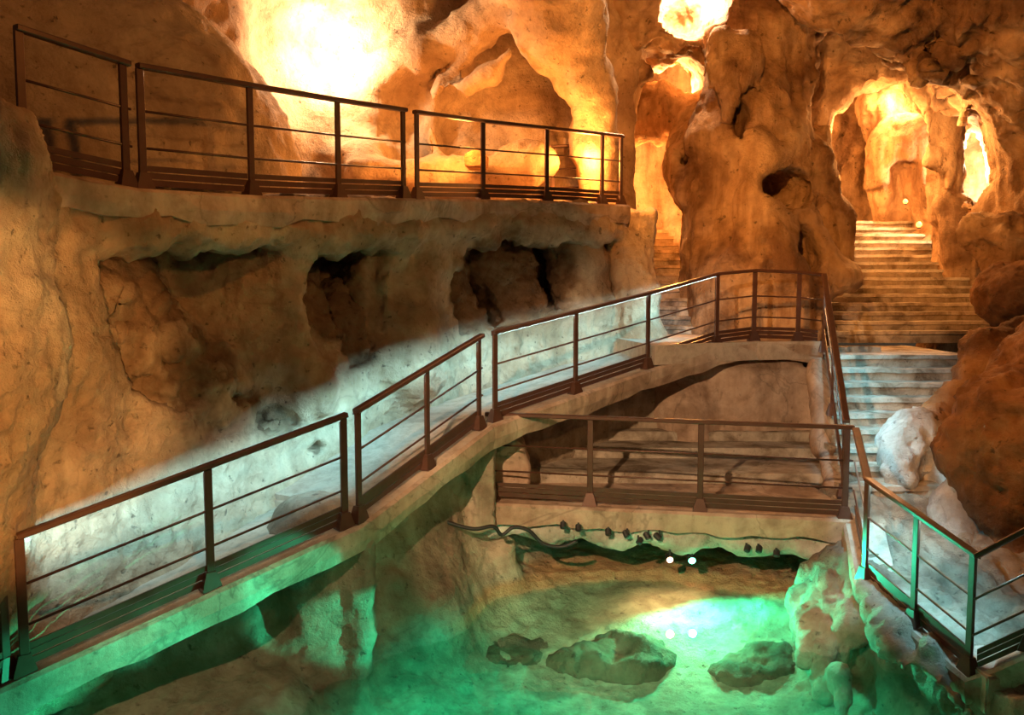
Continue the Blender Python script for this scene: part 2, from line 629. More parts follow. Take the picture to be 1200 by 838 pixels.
def rough_disp(a_big, f_big, a_mid, f_mid, a_fine=0.012, f_fine=6.0):
    return [lambda p: a_big * fbm(p, f_big, 2), lambda p: 1.2 * a_mid * fbm(p, f_mid, 4, 0.55) + 1.3 * a_fine * fbm(p, f_fine, 2, ridged=True)]


# ------------------------------------------------------------------ railing lines (handrail points)
RH = 1.0


def T(px, py, Y):
    return at_y(px, py, Y)


rampA = [T(20, 629, 5.9), T(406, 486, 7.45)]
rampB = [T(417, 482, 7.5), T(565, 393, 9.35)]
rampC = [T(578, 390, 9.5), T(763, 343, 11.4), T(841, 321, 11.95), T(885, 317, 12.2), T(937, 319, 12.3), T(964, 322, 12.3)]
stairR = [T(966, 322, 12.25), T(992, 494, 9.45)]
platR = [T(569, 485, 9.75), T(1001, 501, 9.0)]
lowR = [T(1003, 503, 8.95), T(1017, 562, 8.05), T(1145, 651, 6.7), T(1345, 547, 6.1)]
balA = [T(18, 32, 6.35), T(151, 75, 7.1)]
balB = [T(161, 77, 7.15), T(292, 100, 8.0), T(395, 117, 9.0), T(475, 129, 9.95)]
balC = [T(486, 131, 10.05), T(566, 142, 11.2), T(641, 150, 12.0), T(706, 157, 12.5), T(730, 160, 12.8)]
DZ = Vector((0, 0, -RH))


def offset_line(pts, d):
    """shift a polyline sideways in plan (positive = left of travel)"""
    res = []
    for i, p in enumerate(pts):
        a = pts[max(0, i - 1)]; b = pts[min(len(pts) - 1, i + 1)]
        t = Vector((b.x - a.x, b.y - a.y, 0)).normalized()
        res.append(p + Vector((-t.y, t.x, 0)) * d)
    return res


# ------------------------------------------------------------------ left wall below the balcony
bal_edge = [p + DZ for p in balA + balB + balC]
plan = [(-5.6, 4.2), (-4.05, 5.9)] + [(p.x - 0.12, p.y + 0.1) for p in bal_edge] + [(2.2, 13.1), (2.3, 15.5)]


def on_plan(px, py, off=0.0):
    d = ray(px, py)
    best = None
    for (x0, y0), (x1, y1) in zip(plan, plan[1:]):
        ex, ey = x1 - x0, y1 - y0
        den = d.x * ey - d.y * ex
        if abs(den) < 1e-9: continue
        t = (x0 * ey - y0 * ex) / den
        s_ = (x0 * d.y - y0 * d.x) / den
        if t > 0 and -0.01 <= s_ <= 1.01 and (best is None or t < best):
            best = t
    if best is None: best = 13.0 / d.y
    return Vector((d.x * best, d.y * best, CAM_Z + d.z * best))


n0 = Vector((0, -1, 0))
WN = Vector((0.80, -0.60, 0))       # outward normal of the left wall


def wl(px, py, out=0.0):
    return on_plan(px, py) + WN * out


def lean_left(x, y, z):
    # foot of the wall swells out over the ramp edge
    return -0.22 * np.clip((1.9 - z) / 1.2, 0, 1) ** 2 + 0 * x


f = Field((-6.0, 4.4, 0.2), (2.6, 14.6, 4.75), 0.037)
f.plan_wall(plan, lean=lean_left)
# the top of the wall lies under the balcony slab
f.whole(lambda x, y, z: 4.36 + 0.055 * np.clip(y - 7.5, 0, 6) - z + 0 * x, True, 0.1)
# three hollows
h1 = [(72, 258), (74, 300), (98, 348), (104, 400), (124, 432), (190, 482), (262, 522), (318, 505), (345, 482), (352, 440), (356, 330), (362, 262)]
h2 = [(356, 440), (352, 330), (372, 272), (400, 262), (466, 262), (470, 285), (452, 330), (460, 395), (440, 425), (400, 445)]
h3 = [(545, 392), (534, 345), (536, 312), (552, 285), (585, 262), (735, 254), (752, 300), (757, 338), (690, 356), (600, 384)]
f.prism([wl(*p) for p in h1], WN, 0.5, 1.1, k=0.06, rnd=0.2)
f.prism([wl(*p) for p in h2], WN, 0.5, 1.2, k=0.06, rnd=0.2)
f.prism([wl(*p) for p in h3], WN, 0.5, 1.0, k=0.06, rnd=0.2)
# lip under the slab
lip = [p + Vector((-0.10, 0.07, -0.33)) for p in bal_edge]
f.chain(lip, 0.17, k=0.2)
for i in range(26):
    px = 95 + i * 25 + random.uniform(-9, 9)
    f.ell(wl(px, 252 - 0.012 * px + random.uniform(0, 5), 0.02), (0.16, 0.16, random.uniform(0.08, 0.16)), k=0.08)
# hollow 1: diagonal clay ledge, a thin pendant nose and the smooth flow to its right
f.chain([wl(80, 290, -0.85), wl(135, 345, -0.62), wl(190, 420, -0.5), wl(250, 480, -0.42), wl(310, 510, -0.38)], [0.36, 0.40, 0.42, 0.42, 0.3], k=0.08)
f.chain([wl(110, 305, -0.75), wl(165, 345, -0.62), wl(230, 415, -0.55), wl(290, 450, -0.45)], [0.3, 0.36, 0.36, 0.34], k=0.08)
f.chain([wl(205, 272, -0.95), wl(215, 315, -0.8), wl(234, 365, -0.62)], [0.3, 0.16, 0.07], k=0.1)
f.chain([wl(262, 300, -1.05), wl(290, 350, -0.9), wl(318, 410, -0.66), wl(342, 458, -0.36)], [0.36, 0.36, 0.36, 0.34], k=0.2)
f.chain([wl(330, 290, -0.75), wl(330, 340, -0.62), wl(338, 410, -0.42)], [0.3, 0.32, 0.34], k=0.25)
# columns between the hollows
f.chain([wl(352, 258, -0.18), wl(346, 330, -0.24), wl(345, 400, -0.18), wl(362, 460, -0.02)], [0.3, 0.2, 0.22, 0.3], k=0.15)
f.chain([wl(505, 262, -0.3), wl(503, 320, -0.3), wl(485, 385, -0.15), wl(478, 430, -0.08)], [0.36, 0.34, 0.4, 0.46], k=0.15)
f.chain([wl(475, 275, -0.45), wl(455, 340, -0.4), wl(462, 400, -0.3)], [0.2, 0.16, 0.2], k=0.1)
# hollow 2 and 3: rough clay masses
f.chain([wl(395, 345, -0.95), wl(385, 400, -0.7), wl(392, 440, -0.42)], [0.4, 0.42, 0.4], k=0.1)
f.chain([wl(440, 360, -0.8), wl(430, 420, -0.5)], [0.3, 0.35], k=0.1)
f.chain([wl(640, 275, -0.85), wl(630, 320, -0.75), wl(640, 380, -0.45)], [0.4, 0.5, 0.45], k=0.1)
f.chain([wl(700, 268, -0.55), wl(705, 310, -0.42), wl(705, 360, -0.3)], [0.34, 0.42, 0.4], k=0.08)
f.chain([wl(748, 280, -0.25), wl(752, 345, -0.1), wl(755, 400, -0.05)], [0.3, 0.34, 0.36], k=0.1)
f.chain([wl(565, 300, -0.9), wl(562, 350, -0.7), wl(575, 395, -0.4)], [0.3, 0.36, 0.34], k=0.1)
f.chain([wl(584, 335, -0.2), wl(586, 392, -0.1)], [0.09, 0.06], True, k=0.05)
f.chain([wl(664, 325, 0.0), wl(662, 352, 0.0)], [0.1, 0.06], True, k=0.05)
# upright grooves in the foot of the wall
for a, b in (((65, 440), (75, 560)), ((110, 470), (130, 560)), ((205, 500), (215, 560))):
    f.chain([wl(*a, 0.12), wl(*b, 0.2)], [0.06, 0.1], True, k=0.12)
# small cavities in the ledge
for px, py, r in ((138, 352, 0.09), (150, 378, 0.07), (115, 395, 0.13), (175, 440, 0.07), (205, 425, 0.06), (278, 468, 0.08), (330, 495, 0.16), (372, 525, 0.1)):
    p = wl(px, py, -0.12)
    f.ell(p, (r * 1.6, r * 1.6, r * 0.9), True, k=0.05)
# buttress at the far left
f.chain([at_y(-100, 30, 6.2), at_y(-72, 200, 6.0), at_y(-72, 420, 5.9), at_y(-95, 700, 5.9)], [0.45, 0.62, 0.7, 0.6], k=0.3)
f.chain([at_y(62, 300, 6.8), at_y(80, 420, 6.85), at_y(80, 560, 6.9)], [0.2, 0.25, 0.28], k=0.3)


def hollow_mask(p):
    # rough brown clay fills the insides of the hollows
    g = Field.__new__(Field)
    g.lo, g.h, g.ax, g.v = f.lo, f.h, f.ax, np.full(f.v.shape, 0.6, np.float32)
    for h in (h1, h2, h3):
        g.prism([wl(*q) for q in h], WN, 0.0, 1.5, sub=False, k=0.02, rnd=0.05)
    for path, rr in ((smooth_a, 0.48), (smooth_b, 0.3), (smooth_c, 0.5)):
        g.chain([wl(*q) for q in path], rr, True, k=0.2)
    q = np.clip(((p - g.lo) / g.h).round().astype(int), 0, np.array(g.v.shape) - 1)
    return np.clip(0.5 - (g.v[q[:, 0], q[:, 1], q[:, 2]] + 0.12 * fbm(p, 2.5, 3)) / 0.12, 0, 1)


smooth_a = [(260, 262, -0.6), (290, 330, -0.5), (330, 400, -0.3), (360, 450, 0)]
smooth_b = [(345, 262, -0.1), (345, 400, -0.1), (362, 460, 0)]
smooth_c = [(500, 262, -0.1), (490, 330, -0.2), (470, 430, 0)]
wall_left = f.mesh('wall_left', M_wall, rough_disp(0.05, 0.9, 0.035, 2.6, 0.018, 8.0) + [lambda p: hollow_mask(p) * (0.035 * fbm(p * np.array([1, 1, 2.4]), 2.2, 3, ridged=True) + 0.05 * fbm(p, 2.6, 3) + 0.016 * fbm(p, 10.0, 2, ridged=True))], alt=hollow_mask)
tag(wall_left, 'cave wall of smooth flowstone with deep brown hollows under the upper balcony', 'wall', kind='structure')

# ------------------------------------------------------------------ upper wall behind the balcony
f = Field((-8.5, 6.6, 3.9), (3.6, 17.5, 10.2), 0.075)
f.plan_wall([(-9.5, 7.0), (-6.0, 8.2), (-4.2, 10.5), (-3.0, 13.0), (-0.5, 14.2), (1.2, 14.6), (2.2, 15.2), (2.4, 18)], lean=lambda x, y, z: -0.03 * np.clip(z - 6, 0, 5) ** 2)
# near dark lobe
f.ell((-5.0, 10.0, 4.3), (2.55, 2.55, 2.7), k=0.1)
f.chain([(-6.6, 7.6, 4.5), (-6.6, 7.6, 9.5)], [1.6, 2.4], k=0.4)
# carve the lamp pocket
f.ell(at_y(400, 50, 12.3), (1.2, 1.2, 1.3), True, k=0.3)
# relief of the bright wall: diagonal ribs, a beak, scooped niches, a tall flange
f.ell(at_y(455, 60, 13.2), (1.3, 0.5, 0.7), True, k=0.4)
f.chain([at_y(620, -30, 13.0), at_y(565, 30, 13.5), at_y(490, 70, 13.7), at_y(440, 90, 13.8)], [0.5, 0.3, 0.25, 0.2], k=0.35)
f.chain([at_y(597, 60, 12.9), at_y(578, 88, 13.1), at_y(548, 104, 13.3), at_y(508, 112, 13.5)], [0.05, 0.2, 0.2, 0.12], k=0.12)
f.chain([at_y(545, 70, 13.5), at_y(520, 100, 13.5), at_y(500, 140, 13.4), at_y(512, 185, 13.2)], [0.15, 0.13, 0.1, 0.14], k=0.12)
f.ell(at_y(530, 140, 13.6), (0.26, 0.5, 0.5), True, k=0.12)
f.ell(at_y(478, 130, 13.5), (0.35, 0.5, 0.55), True, k=0.2)
f.ell(at_y(590, 140, 13.8), (0.7, 0.5, 0.6), True, k=0.3)
f.chain([at_y(635, -60, 12.6), at_y(655, 40, 13.2), at_y(688, 110, 13.3), at_y(700, 175, 13.4), at_y(706, 270, 13.5)], [0.9, 0.55, 0.34, 0.26, 0.26], k=0.35)
f.chain([at_y(676, 72, 13.2), at_y(692, 52, 13.1), at_y(698, 40, 13.1)], [0.25, 0.12, 0.04], k=0.12)
f.ell(at_y(654, 148, 13.8), (0.24, 0.9, 0.42), True, k=0.1)
f.chain([at_y(605, 5, 12.7), at_y(560, 40, 13.0), at_y(535, 62, 13.2)], [0.08, 0.12, 0.06], True, k=0.08)
f.chain([at_y(700, -30, 12.9), at_y(683, 30, 12.85)], [0.12, 0.08], True, k=0.08)
f.chain([at_y(420, 200, 12.6), at_y(500, 205, 12.9), at_y(610, 208, 13.3)], 0.3, k=0.2)
f.ell(at_y(425, 185, 13.2), (0.5, 0.5, 0.4), k=0.2)
f.ell(at_y(620, 190, 13.3), (0.5, 0.5, 0.35), k=0.2)
wall_back = f.mesh('wall_back', M_wall, rough_disp(0.10, 0.55, 0.045, 1.7, 0.016, 5.0))
tag(wall_back, 'curving cream rock wall lit amber behind the upper balcony', 'wall', kind='structure')

# ------------------------------------------------------------------ central curtain wall with arches
f = Field((0.8, 11.5, 2.2), (11.5, 23.5, 10.8), 0.058)
f.whole(lambda x, y, z: np.maximum(16.2 - y, y - 17.4) + 0 * x + 0 * z)
f.chain([at_y(880, -60, 15.5), at_y(885, 60, 15.6), at_y(880, 180, 15.2), at_y(880, 260, 14.9), at_y(885, 340, 14.6), at_y(885, 420, 14.6)], [1.5, 1.0, 0.95, 1.05, 1.15, 1.25], k=0.4)
f.chain([at_y(975, 150, 15.2), at_y(960, 200, 15.0), at_y(985, 300, 14.8), at_y(990, 330, 14.8)], [0.25, 0.3, 0.3, 0.35], k=0.2)
f.chain([at_y(740, -60, 15.3), at_y(760, 40, 15.8), at_y(720, 110, 15.8)], [1.5, 0.8, 0.4], k=0.4)
f.chain([at_y(1000, -60, 13.5), at_y(1100, 0, 13.8), at_y(1140, 55, 14.5), at_y(1125, 110, 15.5)], [1.2, 0.85, 0.7, 0.4], k=0.4)
f.chain([at_y(1230, -20, 12.8), at_y(1190, 120, 14.5), at_y(1180, 230, 14.8), at_y(1230, 320, 13.8)], [1.5, 0.9, 0.8, 1.1], k=0.4)
# back chamber
f.whole(lambda x, y, z: 21.0 - y + 0 * x + 0 * z - 0.25 * np.clip(z - 6, 0, 9), False, 0.5)
f.whole(lambda x, y, z: 9.9 - z + 0 * x + 0 * y, False, 0.8)
o1 = [(722, 330), (728, 200), (714, 140), (742, 104), (774, 72), (800, 68), (824, 92), (836, 130), (838, 170), (830, 230), (800, 330)]
f.prism([at_y(px, py, 16.5) for px, py in o1], n0, 1.2, 1.6, k=0.15, rnd=0.3)
o2 = [(962, 170), (975, 130), (1005, 108), (1040, 98), (1072, 92), (1100, 130), (1112, 180), (1108, 250), (1095, 300), (1000, 300), (985, 240)]
f.prism([at_y(px, py, 16.5) for px, py in o2], Vector((-0.3, -0.95, 0)), 2.2, 1.6, k=0.15, rnd=0.3)
f.prism([at_y(px, py, 16.5) for px, py in [(1113, 222), (1120, 165), (1134, 132), (1152, 165), (1166, 210), (1145, 243)]], n0, 3, 1.6, k=0.1, rnd=0.15)
f.ell(at_y(766, 67, 15.4), (0.30, 2.2, 0.22), True, k=0.05)
f.ell(at_y(815, -4, 14.6), (0.55, 1.8, 0.5), True, k=0.1)
f.ell(at_y(926, 220, 14.0), (0.50, 1.1, 0.38), True, k=0.08)
f.chain([at_y(968, 150, 14.9), at_y(960, 190, 14.6), at_y(972, 215, 14.5), at_y(986, 265, 14.6), at_y(992, 320, 14.7)], [0.10, 0.24, 0.18, 0.2, 0.3], k=0.18)
f.chain([at_y(905, 252, 14.2), at_y(945, 272, 14.1), at_y(978, 325, 14.0)], [0.2, 0.26, 0.3], k=0.15)
# mid wall behind the left arch: roof of the passage and the bulging foot of the pillar
f.chain([at_y(728, 150, 17.4), at_y(768, 132, 17.2), at_y(812, 140, 16.9)], [0.5, 0.5, 0.55], k=0.25)
f.chain([at_y(818, 150, 16.4), at_y(812, 200, 15.9), at_y(822, 255, 15.4), at_y(838, 320, 15.0)], [0.45, 0.5, 0.6, 0.75], k=0.3)
f.ell(at_y(806, 186, 15.4), (0.16, 0.5, 0.16), True, k=0.06)
f.chain([at_y(768, 330, 17), at_y(764, 250, 17), at_y(766, 190, 17)], [0.42, 0.36, 0.26], True, k=0.15, ys=0.3)
f.ell(at_y(945, 300, 13.8), (0.25, 0.4, 0.45), True, k=0.15)
# stalactite drapery
for i in range(9):
    px = 840 + i * 6.0
    f.chain([at_y(px, 40, 14.45), at_y(px, 70, 14.3), at_y(px - 1, 95 + 25 * random.random() + (45 if i in (2, 3) else 0), 14.35)], [0.09, 0.07, 0.03], k=0.03)
f.ell(at_y(868, 140, 14.4), (0.2, 0.6, 0.4), True, k=0.1)
f.chain([at_y(880, 130, 14.2), at_y(915, 160, 14.2)], [0.2, 0.12], True, k=0.15)
for i in range(60):
    px = 1075 + random.random() * 125
    py = 5 + random.random() * 65
    yy = 13.3 - (px - 1060) / 160 * 0.6 + 0.5 * random.random()
    f.chain([at_y(px, py - 30, yy + 0.3), at_y(px + random.uniform(-3, 3), py + 10 + 25 * random.random(), yy)], [0.13, 0.03], k=0.04)
# pillar with yellow drapery between the arch and the bright slot
f.chain([at_y(1100, 95, 16.3), at_y(1106, 140, 16.6), at_y(1104, 250, 16.6)], [0.5, 0.32, 0.26], k=0.2)
for i in range(9):
    px = 1088 + i * 3.8
    f.chain([at_y(px, 125, 16.25), at_y(px, 180 + 50 * random.random(), 16.15)], [0.06, 0.035], k=0.03)
f.chain([at_y(1135, 150, 18.6), at_y(1142, 240, 18.4)], [0.55, 0.6], k=0.2)
f.prism([at_y(px, py, 15.5) for px, py in [(1117, 224), (1124, 168), (1136, 136), (1151, 163), (1162, 208), (1143, 240)]], Vector((-0.475, -0.88, 0)), 2.5, 2.6, k=0.05, rnd=0.1)
# chamber inside the right arch
f.chain([at_y(1040, 130, 19.5), at_y(1060, 180, 19.2), at_y(1020, 260, 18.6)], [0.7, 0.5, 0.6], k=0.3)
f.chain([at_y(1085, 180, 18.5), at_y(1080, 270, 18.4)], [0.4, 0.45], k=0.2)
f.chain([at_y(1064, 178, 18.6), at_y(1068, 270, 18.5)], [0.75, 0.8], k=0.3)
f.chain([at_y(1062, 200, 17.9), at_y(1070, 262, 17.9)], [0.26, 0.4], True, k=0.1, ys=0.5)
# keep the stair corridors free
f.prism([(5.75, 14.0, 2.0), (8.0, 14.0, 2.0), (8.3, 14.0, 3.2), (7.9, 14.0, 5.6), (6.6, 14.0, 6.2), (5.85, 14.0, 5.0)], n0, 2.0, 6.5, k=0.2, rnd=0.3)
f.prism([(2.0, 14.0, 2.0), (3.05, 14.0, 2.0), (3.05, 14.0, 4.8), (2.6, 14.0, 5.4), (2.0, 14.0, 4.8)], n0, 2.0, 6.0, k=0.2, rnd=0.3)


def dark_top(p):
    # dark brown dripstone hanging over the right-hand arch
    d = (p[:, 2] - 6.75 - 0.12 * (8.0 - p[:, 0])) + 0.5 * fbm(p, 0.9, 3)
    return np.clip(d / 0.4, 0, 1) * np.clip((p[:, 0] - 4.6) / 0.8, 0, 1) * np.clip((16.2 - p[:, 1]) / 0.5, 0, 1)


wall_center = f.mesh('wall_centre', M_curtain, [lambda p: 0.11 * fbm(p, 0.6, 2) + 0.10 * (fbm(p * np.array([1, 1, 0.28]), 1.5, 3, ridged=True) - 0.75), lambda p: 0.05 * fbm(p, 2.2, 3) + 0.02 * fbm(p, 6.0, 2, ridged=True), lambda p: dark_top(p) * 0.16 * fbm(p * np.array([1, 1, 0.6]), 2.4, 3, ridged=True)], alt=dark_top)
tag(wall_center, 'massive orange rock curtain pierced by arches behind the stairs', 'wall', kind='structure')

# ------------------------------------------------------------------ rock around the pool
f = Field((-5.5, 4.2, -1.2), (5.6, 13.6, 2.6), 0.04)


def pool_bed(x, y, z):
    # sand bank: shore arc around the basin
    d = np.sqrt(((x - 1.4) / 3.3) ** 2 + ((y - 6.2) / 3.75) ** 2)
    top = np.minimum(-0.55 + 0.62 * np.clip((d - 0.55) / 0.45, 0, 1.6) ** 1.5, 0.12)
    return (z - top) * 0.8


f.whole(pool_bed, False, 0.05)
# rock face beneath the ramp (outer side hidden under its edge)
under = [(-5.8, 5.2), (-3.6, 6.7), (-2.4, 7.6), (-1.5, 8.2), (-0.9, 9.3), (-0.3, 10.2), (0.6, 11.4), (1.6, 12.4), (4.8, 12.9), (6.2, 12.9)]
f.plan_wall(under, k=0.3, lean=lambda x, y, z: -0.5 * np.clip(0.7 - z, 0, 1.2) ** 1.3)
f.whole(lambda x, y, z: 0.36 + 0.26 * (0.79 * x + 0.61 * y - 0.9) - z, True, 0.06)
# column under the ramp corner
f.chain([at_y(372, 640, 7.9), at_y(385, 740, 7.85), at_y(380, 860, 7.6)], [0.5, 0.36, 0.45], k=0.25)
f.chain([at_y(424, 640, 7.6), at_y(425, 740, 7.55), at_y(420, 850, 7.35)], [0.13, 0.10, 0.14], k=0.12)
# bay under section B: smooth sloping wall and a thin pier
f.chain([at_y(455, 640, 9.2), at_y(470, 720, 8.9), at_y(460, 830, 8.3)], [0.6, 0.55, 0.5], k=0.6)
f.chain([at_y(520, 640, 10.0), at_y(530, 700, 9.7)], [0.5, 0.4], k=0.6)
f.chain([at_y(592, 640, 9.75), at_y(593, 720, 9.6)], [0.1, 0.09], k=0.2)
f.ell(at_y(330, 830, 7.6), (0.55, 0.8, 0.3), True, k=0.15)
f.chain([at_y(541, 560, 9.6), at_y(547, 588, 9.6), at_y(551, 612, 9.6)], [0.07, 0.11, 0.06], True, k=0.05, ys=0.3)
# right bank below the stairs
f.plan_wall([(6.5, 6.2), (4.1, 6.3), (3.55, 7.1), (3.45, 8.2), (3.75, 9.6), (4.7, 12.4)][::1], k=0.2, lean=lambda x, y, z: 0.28 * np.clip(0.6 - z, 0, 2)) if False else None


def right_bank(x, y, z):
    base = 3.5 + 0.25 * np.abs(y - 7.6) * (y < 7.6) + 0.2 * np.clip(y - 8.4, 0, 9) - 0.1 * np.clip(0.4 - z, 0, 1)
    top = 0.35 + 0.22 * np.clip(y - 6.7, 0, 3)
    return np.maximum(base - x, z - top)


f.whole(right_bank, False, 0.15)
# curtains of pale flowstone and the brown hollows between them
for path in ([(992, 640, 9.0), (968, 690, 8.6), (948, 728, 8.3)], [(978, 650, 9.1), (955, 680, 8.9), (942, 705, 8.7)], [(1000, 660, 8.6), (1002, 720, 8.1), (992, 795, 7.55)], [(985, 655, 8.8), (978, 720, 8.3), (972, 770, 7.95)],
             [(1020, 690, 8.0), (1040, 760, 7.35), (1040, 838, 6.85)], [(1050, 735, 7.5), (1062, 790, 7.0)], [(1090, 770, 7.0), (1125, 850, 6.4)]):
    path = path + [(path[-1][0] - 6, path[-1][1] + 45, path[-1][2] - 0.35)]
    f.chain([at_y(*q) for q in path], [0.09] + [0.10] * (len(path) - 2) + [0.05], k=0.13)
f.prism([at_y(px, py, 7.3) for px, py in [(1002, 775), (1014, 748), (1030, 752), (1036, 790), (1032, 850), (1000, 850)]], n0, 1.0, 0.6, k=0.05, rnd=0.1)
f.prism([at_y(px, py, 6.8) for px, py in [(1052, 850), (1056, 808), (1076, 790), (1100, 806), (1116, 850)]], n0, 1.0, 0.7, k=0.05, rnd=0.1)


def bank_disp(p):
    m = np.clip((p[:, 0] - 2.7) / 0.4, 0, 1) * np.clip((p[:, 2] + 0.2) / 0.3, 0, 1)
    return m * 0.035 * fbm(p * np.array([1, 1, 0.22]), 6.0, 3, ridged=True)


def warm_light_mask(p):  # paints the warm lamp's orange light onto the shore sand
    flat = np.clip((0.16 - p[:, 2]) / 0.06, 0, 1)
    return flat * np.clip((p[:, 2] + 0.03) / 0.05, 0, 1) * np.clip((p[:, 1] - 8.2) / 0.5, 0, 1)


pool_rock = f.mesh('floor', M_pool_rock, [bank_disp] + rough_disp(0.05, 0.9, 0.025, 2.8, 0.012, 7.0), alt=warm_light_mask)
tag(pool_rock, 'sandy bed and rock banks of the cave pool under the walkways', 'pool bed', kind='structure')

# water
bm = bmesh.new()
bmesh.ops.create_grid(bm, x_segments=1, y_segments=1, size=1)
for v in bm.verts:
    v.co = Vector((v.co.x * 5.4, 7.6 + v.co.y * 3.4, 0))
water = bm_obj('pool_water', bm, M_water)
tag(water, 'clear still pool water glowing green under the walkways', 'water', kind='structure')


# ------------------------------------------------------------------ slabs and walkways
def slab(name, outer, width, thick, mat, label, cat, inset=0.0, wob=0.02, zoff=0.0, step=0.25):
    """walkway strip: outer edge polyline (floor level), extends to the left of travel"""
    pts = []
    for a, b in zip(outer, outer[1:]):
        n = max(1, int((b - a).length / step))
        for i in range(n):
            pts.append(a.lerp(b, i / n))
    pts.append(outer[-1])
    o = offset_line(pts, -0.10)
    inn = offset_line(pts, width)
    bm = bmesh.new()
    rings = []
    for i, (a, b) in enumerate(zip(o, inn)):
        w1 = wob * math.sin(i * 2.3) + wob * math.sin(i * 0.9 + 1)
        s = (a - b).normalized()
        z = Vector((0, 0, 1))
        prof = [b + z * zoff, a - s * 0.03 + z * zoff, a + z * (zoff - 0.03), a + s * 0.5 * w1 - z * (thick * 0.6), a - s * 0.03 - z * (thick + w1), b - z * thick]
        rings.append([bm.verts.new(p) for p in prof])
    for r0, r1 in zip(rings, rings[1:]):
        for j in range(6):
            bm.faces.new([r0[j], r0[(j + 1) % 6], r1[(j + 1) % 6], r1[j]])
    bm.faces.new(rings[0]); bm.faces.new(rings[-1][::-1])
    ob = bm_obj(name, bm, mat)
    ob.data.materials.append(M_floor)
    for p in ob.data.polygons:
        if p.normal.z > 0.8: p.material_index = 1
    return tag(ob, label, cat, kind='structure')


base = lambda l: [p + DZ for p in l]
slab('balcony_slab', [at_y(-60, 180, 6.1)] + base(balA) + base(balB)[1:] + base(balC)[1:] + [base(balC)[-1] + Vector((0.05, 0.05, 0))], 2.6, 0.26, M_conc, 'concrete balcony slab high on the left rock wall', 'balcony', wob=0.03)
rampline = [base(rampA)[0] + (base(rampA)[0] - base(rampA)[1]) * 0.35] + base(rampA)[:1] + [(base(rampA)[1] + base(rampB)[0]) / 2, (base(rampB)[1] + base(rampC)[0]) / 2] + base(rampC)[1:]
slab('ramp_slab', rampline, 1.35, 0.27, M_conc, 'sloping concrete walkway along the foot of the left wall', 'walkway', wob=0.015)

slab('stair_kerb', base(lowR), 0.3, 0.25, M_conc, 'brown concrete kerb carrying the angled railing above the pool', 'kerb', wob=0.02, step=0.2)

# upper landing between ramp and stairs
bm = bmesh.new()
edge = offset_line(base(rampC)[1:] + [base(stairR)[0]], -0.1)
poly = [Vector((p.x, p.y, 0)) for p in edge] + [Vector((4.9, 15.0, 0)), Vector((1.2, 15.0, 0))]
ztop = base(rampC)[3].z - 0.01
top = [bm.verts.new((p.x, p.y, ztop)) for p in poly]
bot = [bm.verts.new((p.x, p.y, ztop - 0.26)) for p in poly]
bm.faces.new(top); bm.faces.new(bot[::-1])
for i in range(len(poly)):
    j = (i + 1) % len(poly)
    bm.faces.new([top[i], bot[i], bot[j], top[j]])
tag(bm_obj('upper_landing', bm, M_floor), 'curved concrete landing where the ramp meets the stairs', 'landing', kind='structure')

# wall below the landing
f = Field((0.5, 9.0, 0.7), (5.4, 14.2, 2.75), 0.045)
pl = [(p.x - 0.02, p.y + 0.03) for p in edge[1:]] + [(3.95, 9.4), (3.72, 9.0), (3.6, 8.4)]
pl = [(0.2, 12.6), (1.5, 12.7), (2.4, 12.5)] + pl[1:]
f.plan_wall(pl, k=0.1)
f.whole(lambda x, y, z: (2.42 - 0.567 * np.clip(12.45 - y, 0, 5) - z) + 0 * x, True, 0.1)
f.chain([at_y(790, 440, 12.6), at_y(800, 480, 12.5), at_y(812, 520, 12.3)], [0.3, 0.34, 0.3], k=0.3)
f.chain([at_y(958, 430, 12.0), at_y(965, 520, 11.2), at_y(978, 570, 10.2)], [0.12, 0.14, 0.12], k=0.25)
f.chain([at_y(880, 440, 12.3), at_y(930, 470, 12.2)], [0.5, 0.5], k=0.5) if False else None
tag(f.mesh('wall_landing', M_conc, rough_disp(0.03, 1.0, 0.015, 3.0, 0.006, 7.0)), 'rough plastered rock wall carrying the curved landing', 'wall', kind='structure')

# lower platform with two broad steps
def deck_box(name, x0, x1, y0, y1, z0, z1, mat, parent=None, skew=0.0, bev=0.015):
    bm = bmesh.new()
    hexa(bm, [(x0, y0 + skew, z1), (x1, y0, z1), (x1, y1, z1), (x0, y1, z1), (x0, y0 + skew, z0), (x1, y0, z0), (x1, y1, z0), (x0, y1, z0)])
    bmesh.ops.bevel(bm, geom=list(bm.edges), offset=bev, segments=2, affect='EDGES')
    return bm_obj(name, bm, mat, parent)


pf = base(platR)
plat = empty('platform', (pf[0].x, pf[0].y, pf[0].z))
tag(plat, 'low concrete platform with broad steps over the pool', 'platform', kind='structure')
zp = (pf[0].z + pf[1].z) / 2
bm = bmesh.new()
a, b = pf[0] + Vector((-0.15, -0.1, 0)), pf[1] + Vector((0.1, -0.1, 0))
n = 26
rows = []
for i in range(n + 1):
    p = a.lerp(b, i / n)
    th = 0.24 + 0.02 * math.sin(i * 1.9) + 0.015 * math.sin(i * 0.8)
    rows.append([bm.verts.new(q) for q in ((p.x, 12.6, zp), (p.x, p.y + 0.03, zp), (p.x, p.y, zp - 0.03), (p.x, p.y + 0.01, zp - th), (p.x, p.y + 0.5, zp - 0.3), (p.x, 12.6, zp - 0.3))])
for r0, r1 in zip(rows, rows[1:]):
    for j in range(6):
        bm.faces.new([r0[j], r0[(j + 1) % 6], r1[(j + 1) % 6], r1[j]])
bm.faces.new(rows[0]); bm.faces.new(rows[-1][::-1])
bm_obj('slab', bm, M_conc, plat)
f = Field((-0.7, 8.6, 0.2), (4.0, 10.6, 1.05), 0.03)
